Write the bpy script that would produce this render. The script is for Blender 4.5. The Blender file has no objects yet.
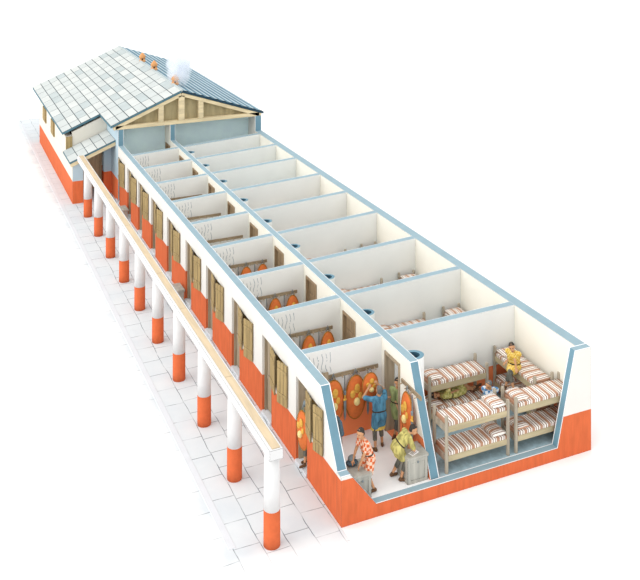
import bpy, bmesh, math, random
from mathutils import Vector, Matrix, noise as mnoise
random.seed(7)
V = Vector
SC = bpy.context.scene
COL = SC.collection
PI = math.pi

# ---------------------------------------------------------------- materials
KF = [1.0]
def lin(c):
    r = []
    for v in c[:3]:
        v = v / 255.0
        r.append(v / 12.92 if v <= 0.04045 else ((v + 0.055) / 1.055) ** 2.4)
    return [x * KF[0] for x in r]

class NT:
    def __init__(s, name):
        s.m = bpy.data.materials.new(name); s.m.use_nodes = True
        s.t = s.m.node_tree; s.t.nodes.clear()
        s.out = s.n('ShaderNodeOutputMaterial')
    def n(s, typ, **kw):
        nd = s.t.nodes.new(typ)
        for k, v in kw.items(): setattr(nd, k, v)
        return nd
    def l(s, a, b): s.t.links.new(a, b)
    def math(s, op, a, b=None, c=None, clamp=False):
        nd = s.n('ShaderNodeMath', operation=op); nd.use_clamp = clamp
        for i, x in enumerate((a, b, c)):
            if x is None: continue
            if isinstance(x, (int, float)): nd.inputs[i].default_value = x
            else: s.l(x, nd.inputs[i])
        return nd.outputs[0]
    def mix(s, f, a, b, blend='MIX'):
        nd = s.n('ShaderNodeMix', data_type='RGBA', blend_type=blend)
        for sock, x in ((nd.inputs[0], f), (nd.inputs[6], a), (nd.inputs[7], b)):
            if isinstance(x, (int, float)): sock.default_value = x
            elif isinstance(x, (list, tuple)): sock.default_value = (x[0], x[1], x[2], 1)
            else: s.l(x, sock)
        return nd.outputs[2]
    def noise(s, vec, scale, detail=3.0, rough=0.55):
        nd = s.n('ShaderNodeTexNoise'); nd.inputs['Scale'].default_value = scale
        nd.inputs['Detail'].default_value = detail; nd.inputs['Roughness'].default_value = rough
        if vec is not None: s.l(vec, nd.inputs['Vector'])
        return nd.outputs['Fac']
    def ramp(s, f, stops, interp='LINEAR'):
        nd = s.n('ShaderNodeValToRGB'); cr = nd.color_ramp; cr.interpolation = interp
        while len(cr.elements) < len(stops): cr.elements.new(0.5)
        for e, (p, c) in zip(cr.elements, stops):
            e.position = p; e.color = (*c[:3], 1)
        s.l(f, nd.inputs[0]); return nd.outputs[0]
    def step(s, x, lo, hi):
        nd = s.n('ShaderNodeMapRange'); nd.clamp = True
        s.l(x, nd.inputs[0]); nd.inputs[1].default_value = lo; nd.inputs[2].default_value = hi
        return nd.outputs[0]
    def obj(s): return s.n('ShaderNodeTexCoord').outputs['Object']
    def pos(s): return s.n('ShaderNodeNewGeometry').outputs['Position']
    def ink(s, col, radius, strength=0.6):
        """pen line along the arrises of the solid"""
        b = s.n('ShaderNodeBevel', samples=4); b.inputs['Radius'].default_value = radius
        g = s.n('ShaderNodeNewGeometry')
        d = s.n('ShaderNodeVectorMath', operation='DOT_PRODUCT')
        s.l(b.outputs[0], d.inputs[0]); s.l(g.outputs['Normal'], d.inputs[1])
        e = s.math('SUBTRACT', 1.0, d.outputs['Value'])
        f = s.math('MULTIPLY', s.step(e, 0.03, 0.16), strength)
        return s.mix(f, col, (0.06, 0.065, 0.07))
    def finish(s, col, rough=0.85, bump=None, bstr=0.2, bdist=0.01):
        p = s.n('ShaderNodeBsdfPrincipled')
        if isinstance(col, (list, tuple)): p.inputs['Base Color'].default_value = (*col[:3], 1)
        else: s.l(col, p.inputs['Base Color'])
        p.inputs['Roughness'].default_value = rough
        p.inputs['Specular IOR Level'].default_value = 0.15
        if bump is not None:
            b = s.n('ShaderNodeBump'); b.inputs['Strength'].default_value = bstr
            b.inputs['Distance'].default_value = bdist
            s.l(bump, b.inputs['Height']); s.l(b.outputs[0], p.inputs['Normal'])
        s.l(p.outputs[0], s.out.inputs[0])
        return s.m

def scl(c, k): return [min(1.0, x * k) for x in c]

def mat_plain(name, rgb, var=0.08, scale=4.0, rough=0.85, ink=0.0, istr=0.6, bump=0.0):
    t = NT(name); c = lin(rgb)
    n = t.noise(t.obj(), scale, 4.0)
    col = t.mix(t.step(n, 0.3, 0.7), scl(c, 1 - var), scl(c, 1 + var))
    if ink: col = t.ink(col, ink, istr)
    return t.finish(col, rough, n if bump else None, bump)

ORANGE = (236, 120, 74)
ORIN = (250, 144, 94)
WHITE = (255, 253, 247)
def mat_plaster(name, white, orange, zsplit=1.04, ylim=None):
    t = NT(name); p = t.pos()
    sep = t.n('ShaderNodeSeparateXYZ'); t.l(p, sep.inputs[0])
    mp = t.n('ShaderNodeMapping'); mp.inputs['Scale'].default_value = (9, 9, 1.6); t.l(p, mp.inputs[0])
    br = t.noise(mp.outputs[0], 1.0, 4.0)
    w = lin(white); o = lin(orange)
    n2 = t.noise(p, 1.3, 4.0)
    cw = t.mix(t.step(n2, 0.35, 0.7), w, scl(w, 0.965))
    co = t.mix(t.step(br, 0.38, 0.66), scl(o, 1.05), scl(o, 0.90))
    edge = t.math('ADD', sep.outputs[2], t.math('MULTIPLY', t.math('SUBTRACT', t.noise(p, 6.0), 0.5), 0.015))
    f = t.step(edge, zsplit - 0.004, zsplit + 0.004)
    if ylim: f = t.math('MAXIMUM', f, t.math('GREATER_THAN', sep.outputs[1], ylim))
    col = t.mix(f, co, cw)
    col = t.ink(col, 0.026, 0.6)
    return t.finish(col, 0.9)

def mat_wood(name, rgb, dark=0.62, axis='Z', freq=14.0, ink=0.012, istr=0.7):
    t = NT(name); o = t.obj(); c = lin(rgb)
    mp = t.n('ShaderNodeMapping')
    s = {'X': (0.9, freq, freq), 'Y': (freq, 0.9, freq), 'Z': (freq, freq, 0.9)}[axis]
    mp.inputs['Scale'].default_value = s; t.l(o, mp.inputs[0])
    n = t.noise(mp.outputs[0], 1.0, 4.0, 0.6)
    col = t.mix(t.step(n, 0.34, 0.68), scl(c, 1.08), scl(c, dark))
    if ink: col = t.ink(col, ink, istr)
    return t.finish(col, 0.8, n, 0.15)

def mat_stripes(name, axis=0, period=0.24):
    """ticking: broad brown, narrow brown and white bands"""
    t = NT(name); o = t.obj()
    sep = t.n('ShaderNodeSeparateXYZ'); t.l(o, sep.inputs[0])
    a = sep.outputs[axis]; b = sep.outputs[1 - axis]
    x = t.math('ADD', a, t.math('MULTIPLY', t.math('SUBTRACT', t.noise(o, 5.0, 2.0), 0.5), 0.03))
    fr = t.math('FRACT', t.math('MULTIPLY', x, 1.0 / period))
    W_ = lin((250, 246, 238)); B = lin((190, 146, 120)); D = lin((138, 88, 68))
    col = t.ramp(fr, [(0.0, W_), (0.12, D), (0.22, W_), (0.36, B), (0.72, W_), (0.82, D), (0.90, W_)], 'CONSTANT')
    col = t.ink(col, 0.012, 0.45)
    return t.finish(col, 0.95)

def mat_check(name, c1, c2, scale=16.0):
    t = NT(name); o = t.obj()
    ch = t.n('ShaderNodeTexChecker'); ch.inputs['Scale'].default_value = scale
    nn = t.n('ShaderNodeTexNoise'); nn.inputs['Scale'].default_value = 7.0; t.l(o, nn.inputs['Vector'])
    add = t.n('ShaderNodeVectorMath', operation='MULTIPLY_ADD')
    t.l(nn.outputs['Color'], add.inputs[0]); add.inputs[1].default_value = (.05, .05, .05); t.l(o, add.inputs[2])
    t.l(add.outputs[0], ch.inputs['Vector'])
    col = t.mix(ch.outputs['Fac'], lin(c1), lin(c2))
    n = t.noise(o, 5.0)
    col = t.mix(t.math('MULTIPLY', t.step(n, 0.5, 0.75), 0.35), col, scl(lin(c1), 0.45))
    return t.finish(col, 0.95)

def mat_cloth(name, rgb, fold_shade=0.45):
    t = NT(name); o = t.obj(); c = lin(rgb)
    mp = t.n('ShaderNodeMapping'); mp.inputs['Scale'].default_value = (11, 11, 3); t.l(o, mp.inputs[0])
    n = t.noise(mp.outputs[0], 1.0, 3.0)
    col = t.mix(t.step(n, 0.42, 0.66), scl(c, 1.06), scl(c, fold_shade))  # crease shade painted in as darker streaks
    return t.finish(col, 0.95, n, 0.35, 0.02)

def mat_hatch(name):
    """partition plaster with wavy pencil strokes near its left end (object x from the left wall)"""
    t = NT(name); p = t.pos(); o = t.obj()
    sp = t.n('ShaderNodeSeparateXYZ'); t.l(p, sp.inputs[0])
    so = t.n('ShaderNodeSeparateXYZ'); t.l(o, so.inputs[0])
    w = lin((244, 245, 243)); orr = lin(ORIN)
    n2 = t.noise(p, 1.3, 4.0)
    cw = t.mix(t.step(n2, 0.35, 0.7), w, scl(w, 0.96))
    wob = t.math('MULTIPLY', t.math('SINE', t.math('MULTIPLY', so.outputs[2], 21.0)), 0.016)
    ph = t.math('MULTIPLY', t.math('SUBTRACT', t.noise(o, 3.0), 0.5), 0.10)
    fr = t.math('FRACT', t.math('MULTIPLY', t.math('ADD', t.math('ADD', so.outputs[0], wob), ph), 8.5))
    line = t.math('MULTIPLY', t.math('LESS_THAN', fr, 0.17), t.math('GREATER_THAN', t.noise(o, 7.0), 0.42))
    inx = t.math('MULTIPLY', t.math('LESS_THAN', so.outputs[0], 0.78), t.math('GREATER_THAN', so.outputs[0], 0.03))
    inz = t.math('MULTIPLY', t.math('LESS_THAN', so.outputs[2], 2.5), t.math('GREATER_THAN', so.outputs[2], 1.55))
    m = t.math('MULTIPLY', t.math('MULTIPLY', inx, inz), t.math('MULTIPLY', line, 0.7))
    cw = t.mix(m, cw, lin((120, 135, 150)))
    f = t.math('MAXIMUM', t.step(sp.outputs[2], 1.066, 1.074), t.math('GREATER_THAN', sp.outputs[1], 2.8))
    col = t.mix(f, orr, cw)
    return t.finish(t.ink(col, 0.012, 0.3), 0.9)

def mat_paving():
    t = NT('flagstones'); p = t.pos()
    nn = t.n('ShaderNodeTexNoise'); nn.inputs['Scale'].default_value = 0.9; nn.inputs['Detail'].default_value = 2; t.l(p, nn.inputs['Vector'])
    add = t.n('ShaderNodeVectorMath', operation='MULTIPLY_ADD')
    t.l(nn.outputs['Color'], add.inputs[0]); add.inputs[1].default_value = (.13, .13, 0); t.l(p, add.inputs[2])
    mp = t.n('ShaderNodeMapping'); mp.inputs['Rotation'].default_value = (0, 0, PI / 2); t.l(add.outputs[0], mp.inputs[0])
    b = t.n('ShaderNodeTexBrick'); b.offset = 0.42; b.squash = 0.75; b.squash_frequency = 3; b.offset_frequency = 2
    b.inputs['Scale'].default_value = 1.0; b.inputs['Brick Width'].default_value = 0.86; b.inputs['Row Height'].default_value = 0.58
    b.inputs['Mortar Size'].default_value = 0.011; b.inputs['Mortar Smooth'].default_value = 0.3
    t.l(mp.outputs[0], b.inputs['Vector'])
    base = lin((246, 251, 254)); d = lin((236, 243, 248))
    n = t.noise(p, 1.1, 4)
    col = t.mix(t.step(n, 0.35, 0.7), base, d)
    breakup = t.step(t.noise(p, 1.7, 2), 0.40, 0.54)
    col = t.mix(t.math('MULTIPLY', b.outputs['Fac'], t.math('MULTIPLY_ADD', breakup, 0.62, 0.22)), col, lin((108, 118, 128)))
    # the slabs give way to bare pale ground at the outer edge
    sep = t.n('ShaderNodeSeparateXYZ'); t.l(p, sep.inputs[0])
    wob = t.math('MULTIPLY', t.math('SUBTRACT', t.noise(p, 0.9, 3), 0.5), 0.8)
    fx = t.step(t.math('ADD', sep.outputs[0], wob), -2.95, -2.45)
    fy = t.step(t.math('ADD', sep.outputs[1], wob), -0.75, 0.15)
    f = t.math('MULTIPLY', fx, fy)
    col = t.mix(f, (0.9, 0.9, 0.9), col)
    return t.finish(col, 0.95)

M = {}
KF[0] = 0.765
M['plaster'] = mat_plaster('painted_plaster', WHITE, ORANGE)
KF[0] = 0.92
M['inner'] = mat_plaster('room_plaster', (250, 247, 236), ORIN, 1.07, 2.8)
M['inner_g'] = mat_plaster('room_plaster_shade_grey', (244, 246, 244), ORIN, 1.07, 2.9)  # greyer copy of the room plaster, paints in weaker light on front-facing partitions
M['hatch'] = mat_hatch('partition_plaster')
KF[0] = 0.76
M['wing'] = mat_plaster('wing_plaster', (252, 247, 234), ORANGE)
KF[0] = 0.74
M['cut_top'] = mat_plain('cut_wall_lit_tone', (168, 195, 206), 0.05, 3.0)  # lit tone of the cut blue, painted paler for upward faces
KF[0] = 0.76
M['cut_face'] = mat_plain('cut_wall_shade_tone', (126, 166, 184), 0.06, 3.0)  # same cut blue, shade of front-facing cuts painted in deeper
KF[0] = 0.95
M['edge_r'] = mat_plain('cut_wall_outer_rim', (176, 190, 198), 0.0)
M['edge'] = mat_plain('cut_wall_rim', (250, 250, 250), 0.0)
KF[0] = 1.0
M['blue_wall'] = mat_plain('shade_blue_plaster', (224, 247, 255), 0.05, 1.5)  # shade on the front-facing hall wall, painted in as pale blue
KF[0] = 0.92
M['shade_plaster'] = mat_plaster('shaded_porch_plaster', (192, 213, 224), ORANGE)  # wing plaster copy with the porch shade painted in as blue-grey
KF[0] = 1.0
M['ground'] = mat_plain('pale_ground', (252, 252, 252), 0.0)
KF[0] = 0.76
M['paving'] = mat_paving()
M['kerb'] = mat_plain('kerb_stone', (244, 247, 252), 0.03, 2.0)
KF[0] = 0.92
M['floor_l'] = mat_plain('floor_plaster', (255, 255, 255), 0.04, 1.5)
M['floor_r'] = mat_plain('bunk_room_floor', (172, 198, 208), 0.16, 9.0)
KF[0] = 0.73
M['beam'] = mat_plain('painted_beam', (252, 252, 252), 0.02, 2.0, ink=0.026, istr=0.8)
KF[0] = 0.7
M['beam_top'] = mat_wood('beam_top_board', (247, 224, 188), 0.86, 'Y', 9.0, 0.012, 0.5)
KF[0] = 0.77
M['col_w'] = mat_plain('white_column_paint', (248, 248, 248), 0.03, 3.0)
KF[0] = 0.78
M['col_o'] = mat_plain('orange_column_paint', (236, 118, 72), 0.08, 6.0)
KF[0] = 1.0
M['door_p'] = mat_wood('porch_door_planks', (250, 222, 184), 0.74, 'Z', 8.0)
KF[0] = 0.95
M['door'] = mat_wood('grey_door_planks', (176, 160, 136), 0.70, 'Z', 12.0)
KF[0] = 0.92
M['door2'] = mat_wood('brown_door_planks', (170, 146, 116), 0.66, 'Z', 12.0)
KF[0] = 0.9
M['shutter'] = mat_wood('shutter_planks', (184, 160, 112), 0.62, 'Z', 12.0)
M['timber'] = mat_wood('pale_timber', (240, 222, 182), 0.80, 'X', 6.0, 0.02, 0.5)
KF[0] = 0.85
M['infill'] = mat_wood('gable_boards', (186, 172, 134), 0.72, 'Z', 5.0, 0.02, 0.4)
KF[0] = 0.92
M['bunk'] = mat_wood('bunk_wood', (184, 174, 156), 0.72, 'Z', 9.0, 0.010, 0.6)
M['bunk_x'] = mat_wood('bunk_rail_wood', (196, 182, 148), 0.78, 'X', 9.0, 0.010, 0.6)
M['tick'] = mat_stripes('striped_ticking', 0)
M['tick_p'] = mat_stripes('striped_pillow_ticking', 1, 0.20)
M['chest'] = mat_wood('grey_chest_wood', (190, 188, 178), 0.74, 'Z', 8.0, 0.014, 0.8)
M['rail'] = mat_wood('rail_wood', (178, 158, 130), 0.62, 'X', 9.0, 0.010, 0.6)
KF[0] = 0.7
M['tile_a'] = mat_plain('pale_roof_tile', (226, 232, 230), 0.05, 1.5)
M['tile_b'] = mat_plain('grey_roof_tile', (210, 220, 220), 0.06, 1.5)
M['tile_c'] = mat_plain('chalky_roof_tile', (236, 240, 237), 0.05, 1.5)
KF[0] = 0.55
M['tile_gap'] = mat_plain('tile_joint', (112, 126, 130), 0.1, 2.0)
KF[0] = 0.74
M['slate_a'] = mat_plain('shade_blue_roof_course', (114, 152, 172), 0.10, 1.2)  # slope turned from the sun, its shade painted in as blue
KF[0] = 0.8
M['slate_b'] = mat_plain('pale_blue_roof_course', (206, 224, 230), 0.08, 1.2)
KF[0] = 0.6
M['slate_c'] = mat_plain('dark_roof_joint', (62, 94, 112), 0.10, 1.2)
KF[0] = 0.7
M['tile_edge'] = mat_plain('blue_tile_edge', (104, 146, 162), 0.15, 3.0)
KF[0] = 0.9
M['terracotta'] = mat_plain('terracotta', (222, 162, 108), 0.2, 8.0, ink=0.03, istr=0.6)
KF[0] = 0.92
M['shield'] = mat_plain('orange_shield_leather', (226, 124, 66), 0.14, 6.0)
M['gold'] = mat_plain('gilt_bronze', (232, 182, 84), 0.18, 14.0, rough=0.5)
M['gold_l'] = mat_plain('pale_gilt', (252, 232, 160), 0.12, 14.0, rough=0.5)
M['rim'] = mat_plain('brown_gilt_rim', (176, 122, 56), 0.25, 12.0)
M['iron'] = mat_plain('grey_iron', (132, 142, 146), 0.2, 12.0, rough=0.6)
M['strap'] = mat_plain('grey_strap', (128, 132, 132), 0.15, 12.0)
M['mail'] = mat_plain('dark_mail', (84, 104, 116), 0.45, 40.0)
M['hole'] = mat_plain('flue_hole_shade', (58, 92, 110), 0.2, 8.0)  # shade inside the flue opening, painted on its lining
M['skin'] = mat_plain('skin', (206, 156, 118), 0.10, 8.0)
M['hair'] = mat_plain('dark_hair', (66, 62, 58), 0.4, 40.0)
M['hair_g'] = mat_plain('greying_hair', (112, 116, 116), 0.3, 40.0)
M['eye'] = mat_plain('eye', (40, 34, 30), 0.0)
M['lip'] = mat_plain('lips', (160, 92, 76), 0.05)
M['shoe'] = mat_plain('brown_leather', (112, 84, 62), 0.2, 14.0)
M['belt'] = mat_plain('dark_belt', (70, 62, 54), 0.2, 14.0)
M['trouser'] = mat_cloth('grey_breeches', (112, 112, 104), 0.5)
M['t_blue'] = mat_cloth('blue_tunic', (92, 150, 182), 0.5)
M['t_olive'] = mat_cloth('olive_tunic', (158, 172, 118), 0.5)
M['t_yellow'] = mat_cloth('yellow_green_tunic', (208, 198, 122), 0.42)
M['t_gold'] = mat_check('gold_patterned_tunic', (224, 180, 70), (244, 220, 136), 22)
M['t_orange'] = mat_check('orange_checked_tunic', (222, 110, 62), (246, 214, 190), 14)
M['t_bluew'] = mat_check('blue_checked_tunic', (96, 150, 200), (228, 238, 246), 12)
M['t_green'] = mat_check('mottled_green_tunic', (186, 182, 104), (224, 216, 144), 12)
M['fringe'] = mat_plain('yellow_fringe', (236, 214, 116), 0.2, 30)

# ---------------------------------------------------------------- mesh helpers
class MB:
    def __init__(s): s.v = []; s.f = []; s.mi = []; s.sm = []
    def add(s, vs, fs, mi=0, smooth=False):
        o = len(s.v); s.v += [tuple(v) for v in vs]
        for f in fs:
            s.f.append([o + i for i in f]); s.mi.append(mi); s.sm.append(smooth)
        return s
    def box(s, x0, x1, y0, y1, z0, z1, mi=0, rot=None, org=None):
        vs = [V((x, y, z)) for z in (z0, z1) for x, y in ((x0, y0), (x1, y0), (x1, y1), (x0, y1))]
        if rot is not None:
            org = V(org or (0, 0, 0)); vs = [rot @ (v - org) + org for v in vs]
        return s.add(vs, [(3, 2, 1, 0), (4, 5, 6, 7), (0, 1, 5, 4), (1, 2, 6, 5), (2, 3, 7, 6), (3, 0, 4, 7)], mi)
    def bar(s, a, b, w, h, mi=0, up=(0, 0, 1)):
        a = V(a); b = V(b); d = (b - a).normalized(); u = V(up)
        sd = d.cross(u).normalized(); u = sd.cross(d).normalized()
        vs = []
        for p in (a, b):
            for i, j in ((-1, -1), (1, -1), (1, 1), (-1, 1)): vs.append(p + sd * (i * w / 2) + u * (j * h / 2))
        return s.add(vs, [(0, 3, 2, 1)[::-1], (4, 5, 6, 7)[::-1], (0, 1, 5, 4)[::-1], (1, 2, 6, 5)[::-1], (2, 3, 7, 6)[::-1], (3, 0, 4, 7)[::-1]], mi)
    def rings(s, rings, mi=0, smooth=True, cap=True, closed=False):
        n = len(rings[0]); o = len(s.v)
        for r in rings: s.v += [tuple(p) for p in r]
        for k in range(len(rings) - 1 + (1 if closed else 0)):
            k2 = (k + 1) % len(rings)
            for i in range(n):
                j = (i + 1) % n
                s.f.append([o + k * n + i, o + k * n + j, o + k2 * n + j, o + k2 * n + i]); s.mi.append(mi); s.sm.append(smooth)
        if cap and not closed:
            s.f.append([o + i for i in range(n)][::-1]); s.mi.append(mi); s.sm.append(False)
            s.f.append([o + (len(rings) - 1) * n + i for i in range(n)]); s.mi.append(mi); s.sm.append(False)
        return s
    def lathe(s, prof, c=(0, 0, 0), seg=20, mi=0, smooth=True, sx=1.0, sy=1.0):
        c = V(c)
        return s.rings([[c + V((r * math.cos(a) * sx, r * math.sin(a) * sy, z)) for a in [2 * PI * i / seg for i in range(seg)]] for r, z in prof], mi, smooth)
    def rcone(s, a, ra, b, rb, seg=12, mi=0, cap=4):
        """tapered capsule"""
        a = V(a); b = V(b); d = b - a
        L = d.length
        d = d / L if L > 1e-6 else V((0, 0, 1))
        u = d.orthogonal().normalized(); w = d.cross(u)
        rs = []
        for k in range(cap):
            t = -PI / 2 + PI / 2 * (k + 0.35) / cap
            rs.append((a + d * (ra * math.sin(t)), ra * math.cos(t)))
        rs.append((a, ra)); rs.append((b, rb))
        for k in range(cap):
            t = PI / 2 * (k + 0.65) / cap
            rs.append((b + d * (rb * math.sin(t)), rb * math.cos(t)))
        return s.rings([[c + (u * math.cos(q) + w * math.sin(q)) * r for q in [2 * PI * i / seg for i in range(seg)]] for c, r in rs], mi)
    def ellip(s, c, R, rx, ry, rz, seg=16, rows=10, mi=0):
        c = V(c); rs = []
        for k in range(rows):
            t = -PI / 2 + PI * (k + 0.25) / (rows - 0.5)
            rs.append([c + R @ V((rx * math.cos(t) * math.cos(a), ry * math.cos(t) * math.sin(a), rz * math.sin(t))) for a in [2 * PI * i / seg for i in range(seg)]])
        return s.rings(rs, mi)
    def tube(s, pts, r, seg=8, mi=0):
        for a, b in zip(pts[:-1], pts[1:]): s.rcone(a, r, b, r, seg, mi, 2)
        return s
    def mesh(s, name):
        me = bpy.data.meshes.new(name); me.from_pydata(s.v, [], s.f)
        me.polygons.foreach_set('material_index', s.mi); me.polygons.foreach_set('use_smooth', s.sm)
        me.update(); return me
    def build(s, name, mats, parent=None, fix=True, loc=None, bevel=0.0):
        me = s.mesh(name)
        if fix:
            bm = bmesh.new(); bm.from_mesh(me); bmesh.ops.recalc_face_normals(bm, faces=bm.faces); bm.to_mesh(me); bm.free()
        if loc is not None:
            me.transform(Matrix.Translation(-V(loc)))
        o = link(name, me, mats, parent)
        if loc is not None: o.location = loc
        if bevel:
            md = o.modifiers.new('bevel', 'BEVEL'); md.width = bevel; md.segments = 2; md.limit_method = 'ANGLE'
        return o

def link(name, me, mats, parent=None):
    o = bpy.data.objects.new(name, me); COL.objects.link(o)
    for m in (mats if isinstance(mats, (list, tuple)) else [mats]): me.materials.append(M[m])
    if parent is not None: o.parent = parent
    return o
def tag(o, label=None, cat=None, group=None, kind=None):
    if label: o['label'] = label
    if cat: o['category'] = cat
    if group: o['group'] = group
    if kind: o['kind'] = kind
    return o
def thing(name, label, cat, loc=(0, 0, 0), rz=0.0, group=None):
    o = bpy.data.objects.new(name, None); COL.objects.link(o); o.empty_display_size = 0.2
    o.location = loc; o.rotation_euler = (0, 0, rz)
    return tag(o, label, cat, group)
def struct(o): o['kind'] = 'structure'; return o
def copy_tree(o, label, loc=None, rz=None):
    c = o.copy(); COL.objects.link(c); c['label'] = label
    if loc is not None: c.location = loc
    if rz is not None: c.rotation_euler = (0, 0, rz)
    def rec(src, dst):
        for ch in src.children:
            k = ch.copy(); COL.objects.link(k); k.parent = dst; rec(ch, k)
    rec(o, c); return c

# ---------------------------------------------------------------- dimensions
H = 2.6; W = 7.0
XL = 0.25; XS0, XS1 = 2.44, 2.68; XR = 6.68
FZ = 0.28
YL = [2.63, 5.0, 7.56, 10.15, 12.55, 15.07, 17.5, 19.75, 21.85]
YR = [2.77, 5.5, 8.25, 11.0, 13.5, 16.0, 18.55, 20.95, 23.1]
PT = 0.24
YBLUE = 24.75
YCUT = 23.75
HT = 3.42
def py(k, x): return YL[k] + (YR[k] - YL[k]) * (x - XL) / (XR - XL)

def wall(name, p0, p1, th, z0, z1, holes=(), mats=('plaster', 'cut_top', 'edge', 'cut_face'), border=0.02, plain_top=False, ends=(False, False), back_mat=None, cut=None, loc=None, front_mat=0):
    """wall standing on plan line p0-p1, thick to the left of it by vector th; holes=(s0,s1,za,zb)"""
    p0 = V((*p0, 0)); p1 = V((*p1, 0)); th = V((*th, 0)); L = (p1 - p0).length; d = (p1 - p0) / L
    ss = sorted({0.0, L, *[h[0] for h in holes], *[h[1] for h in holes]}); ss = [x for x in ss if -1e-6 <= x <= L + 1e-6]
    zs = sorted({z0, z1, *[h[2] for h in holes], *[h[3] for h in holes]})
    def solid(i, j):
        if i < 0 or j < 0 or i >= len(ss) - 1 or j >= len(zs) - 1: return False
        s = (ss[i] + ss[i + 1]) / 2; z = (zs[j] + zs[j + 1]) / 2
        return not any(h[0] < s < h[1] and h[2] < z < h[3] for h in holes)
    mb = MB()
    def P(s, t, z): return p0 + d * s + th * t + V((0, 0, z))
    tb = border * 0.7 / th.length
    tt = [0, tb, 1 - tb, 1]
    for i in range(len(ss) - 1):
        for j in range(len(zs) - 1):
            if not solid(i, j): continue
            a, b, c, e = ss[i], ss[i + 1], zs[j], zs[j + 1]
            mb.add([P(a, 0, c), P(b, 0, c), P(b, 0, e), P(a, 0, e)], [(0, 1, 2, 3)], front_mat)
            mb.add([P(a, 1, c), P(b, 1, c), P(b, 1, e), P(a, 1, e)], [(3, 2, 1, 0)], back_mat if back_mat is not None else 0)
            top = e == zs[-1] and not plain_top
            if not solid(i, j + 1):
                for k in range(3):
                    mb.add([P(a, tt[k], e), P(b, tt[k], e), P(b, tt[k + 1], e), P(a, tt[k + 1], e)], [(0, 1, 2, 3)], (1 if k == 1 else 2) if top else 0)
            if not solid(i, j - 1): 
                for k in range(3): mb.add([P(a, tt[k], c), P(b, tt[k], c), P(b, tt[k + 1], c), P(a, tt[k + 1], c)], [(3, 2, 1, 0)])
            for di, s_, en in ((-1, a, 0), (1, b, 1)):
                if not solid(i + di, j):
                    isend = (i + di < 0 or i + di >= len(ss) - 1) and ends[en]
                    for k in range(3):
                        q = [P(s_, tt[k], c), P(s_, tt[k + 1], c), P(s_, tt[k + 1], e), P(s_, tt[k], e)]
                        mb.add(q, [(0, 1, 2, 3)], (3 if k == 1 else 2) if isend else 0)
    me = mb.mesh(name)
    bm = bmesh.new(); bm.from_mesh(me)
    bmesh.ops.remove_doubles(bm, verts=bm.verts, dist=1e-5)
    bmesh.ops.recalc_face_normals(bm, faces=bm.faces)
    if cut is not None:
        co, no = cut
        r = bmesh.ops.bisect_plane(bm, geom=bm.verts[:] + bm.edges[:] + bm.faces[:], plane_co=co, plane_no=no, clear_outer=True)
        ed = [g for g in r['geom_cut'] if isinstance(g, bmesh.types.BMEdge)]
        nf = bmesh.ops.edgenet_fill(bm, edges=ed)['faces']
        for f in nf: f.material_index = 3
        rr = bmesh.ops.inset_region(bm, faces=nf, thickness=border, use_boundary=True)
        for f in rr['faces']: f.material_index = 2
        bmesh.ops.recalc_face_normals(bm, faces=bm.faces)
    if loc is not None: bmesh.ops.translate(bm, verts=bm.verts, vec=-V(loc))
    bm.to_mesh(me); bm.free()
    o = link(name, me, list(mats))
    if loc is not None: o.location = loc
    return struct(o)

# ---------------------------------------------------------------- ground
g = MB(); g.add([(-160, -40, 0), (160, -40, 0), (160, 300, 0), (-160, 300, 0)], [(0, 1, 2, 3)])
struct(g.build('ground', 'ground'))
g = MB(); g.box(-3.9, 0.0, -1.5, 42.0, -0.05, 0.012)
struct(g.build('pavement', 'paving'))
g = MB()
g.box(-2.50, -2.33, 0.35, 41.0, 0.0, 0.022)
struct(g.build('trim_kerb', 'kerb', bevel=0.008))

# ---------------------------------------------------------------- barrack walls
DY = [y - 0.05 for y in YL] + [24.15]
DW = 0.68
holes = []
Y0 = 0.22
WW = [1.0] + [1.2] * 9
for k, yh in enumerate(DY):
    holes.append((yh - DW - Y0, yh - Y0, 0.02, 2.13))
    a = yh - DW
    holes.append((a - WW[k] + 0.2 - Y0, a - 0.16 - Y0, 1.2, 2.08))
def plane2(y0, z0, y1, z1):
    d = V((0, y1 - y0, z1 - z0)).normalized()
    n = V((0, -d.z, d.y))           # towards the front / up
    return (V((0, y0, z0)), n)
# merge door holes that reach the same place: grid handles it
wall('wall_left', (0, Y0), (0, YCUT), (XL, 0), 0, H, holes, cut=plane2(0.16, 1.0, 1.14, H), back_mat=4, mats=('plaster', 'cut_top', 'edge', 'cut_face', 'inner'))
wall('wall_right', (XR, Y0), (XR, YCUT), (W - XR, 0), 0, H, (), mats=('inner', 'cut_top', 'edge_r', 'cut_face', 'plaster'), back_mat=4, border=0.02)
sh = []
SD = []
for k in range(9):
    yh = py(k, XS0) - 0.2
    SD.append(yh); sh.append((yh - 0.78 - Y0, yh - Y0, FZ, 2.33))
SD.append(24.55); sh.append((24.55 - 0.78 - Y0, 24.55 - Y0, FZ, 2.33))
sh = [h for h in sh if h[1] < YCUT - Y0]
wall('wall_middle', (XS0, Y0), (XS0, YCUT), (XS1 - XS0, 0), 0, H, sh, mats=('inner', 'cut_top', 'edge', 'cut_face'), cut=plane2(0.24, FZ, 1.22, H))
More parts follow.
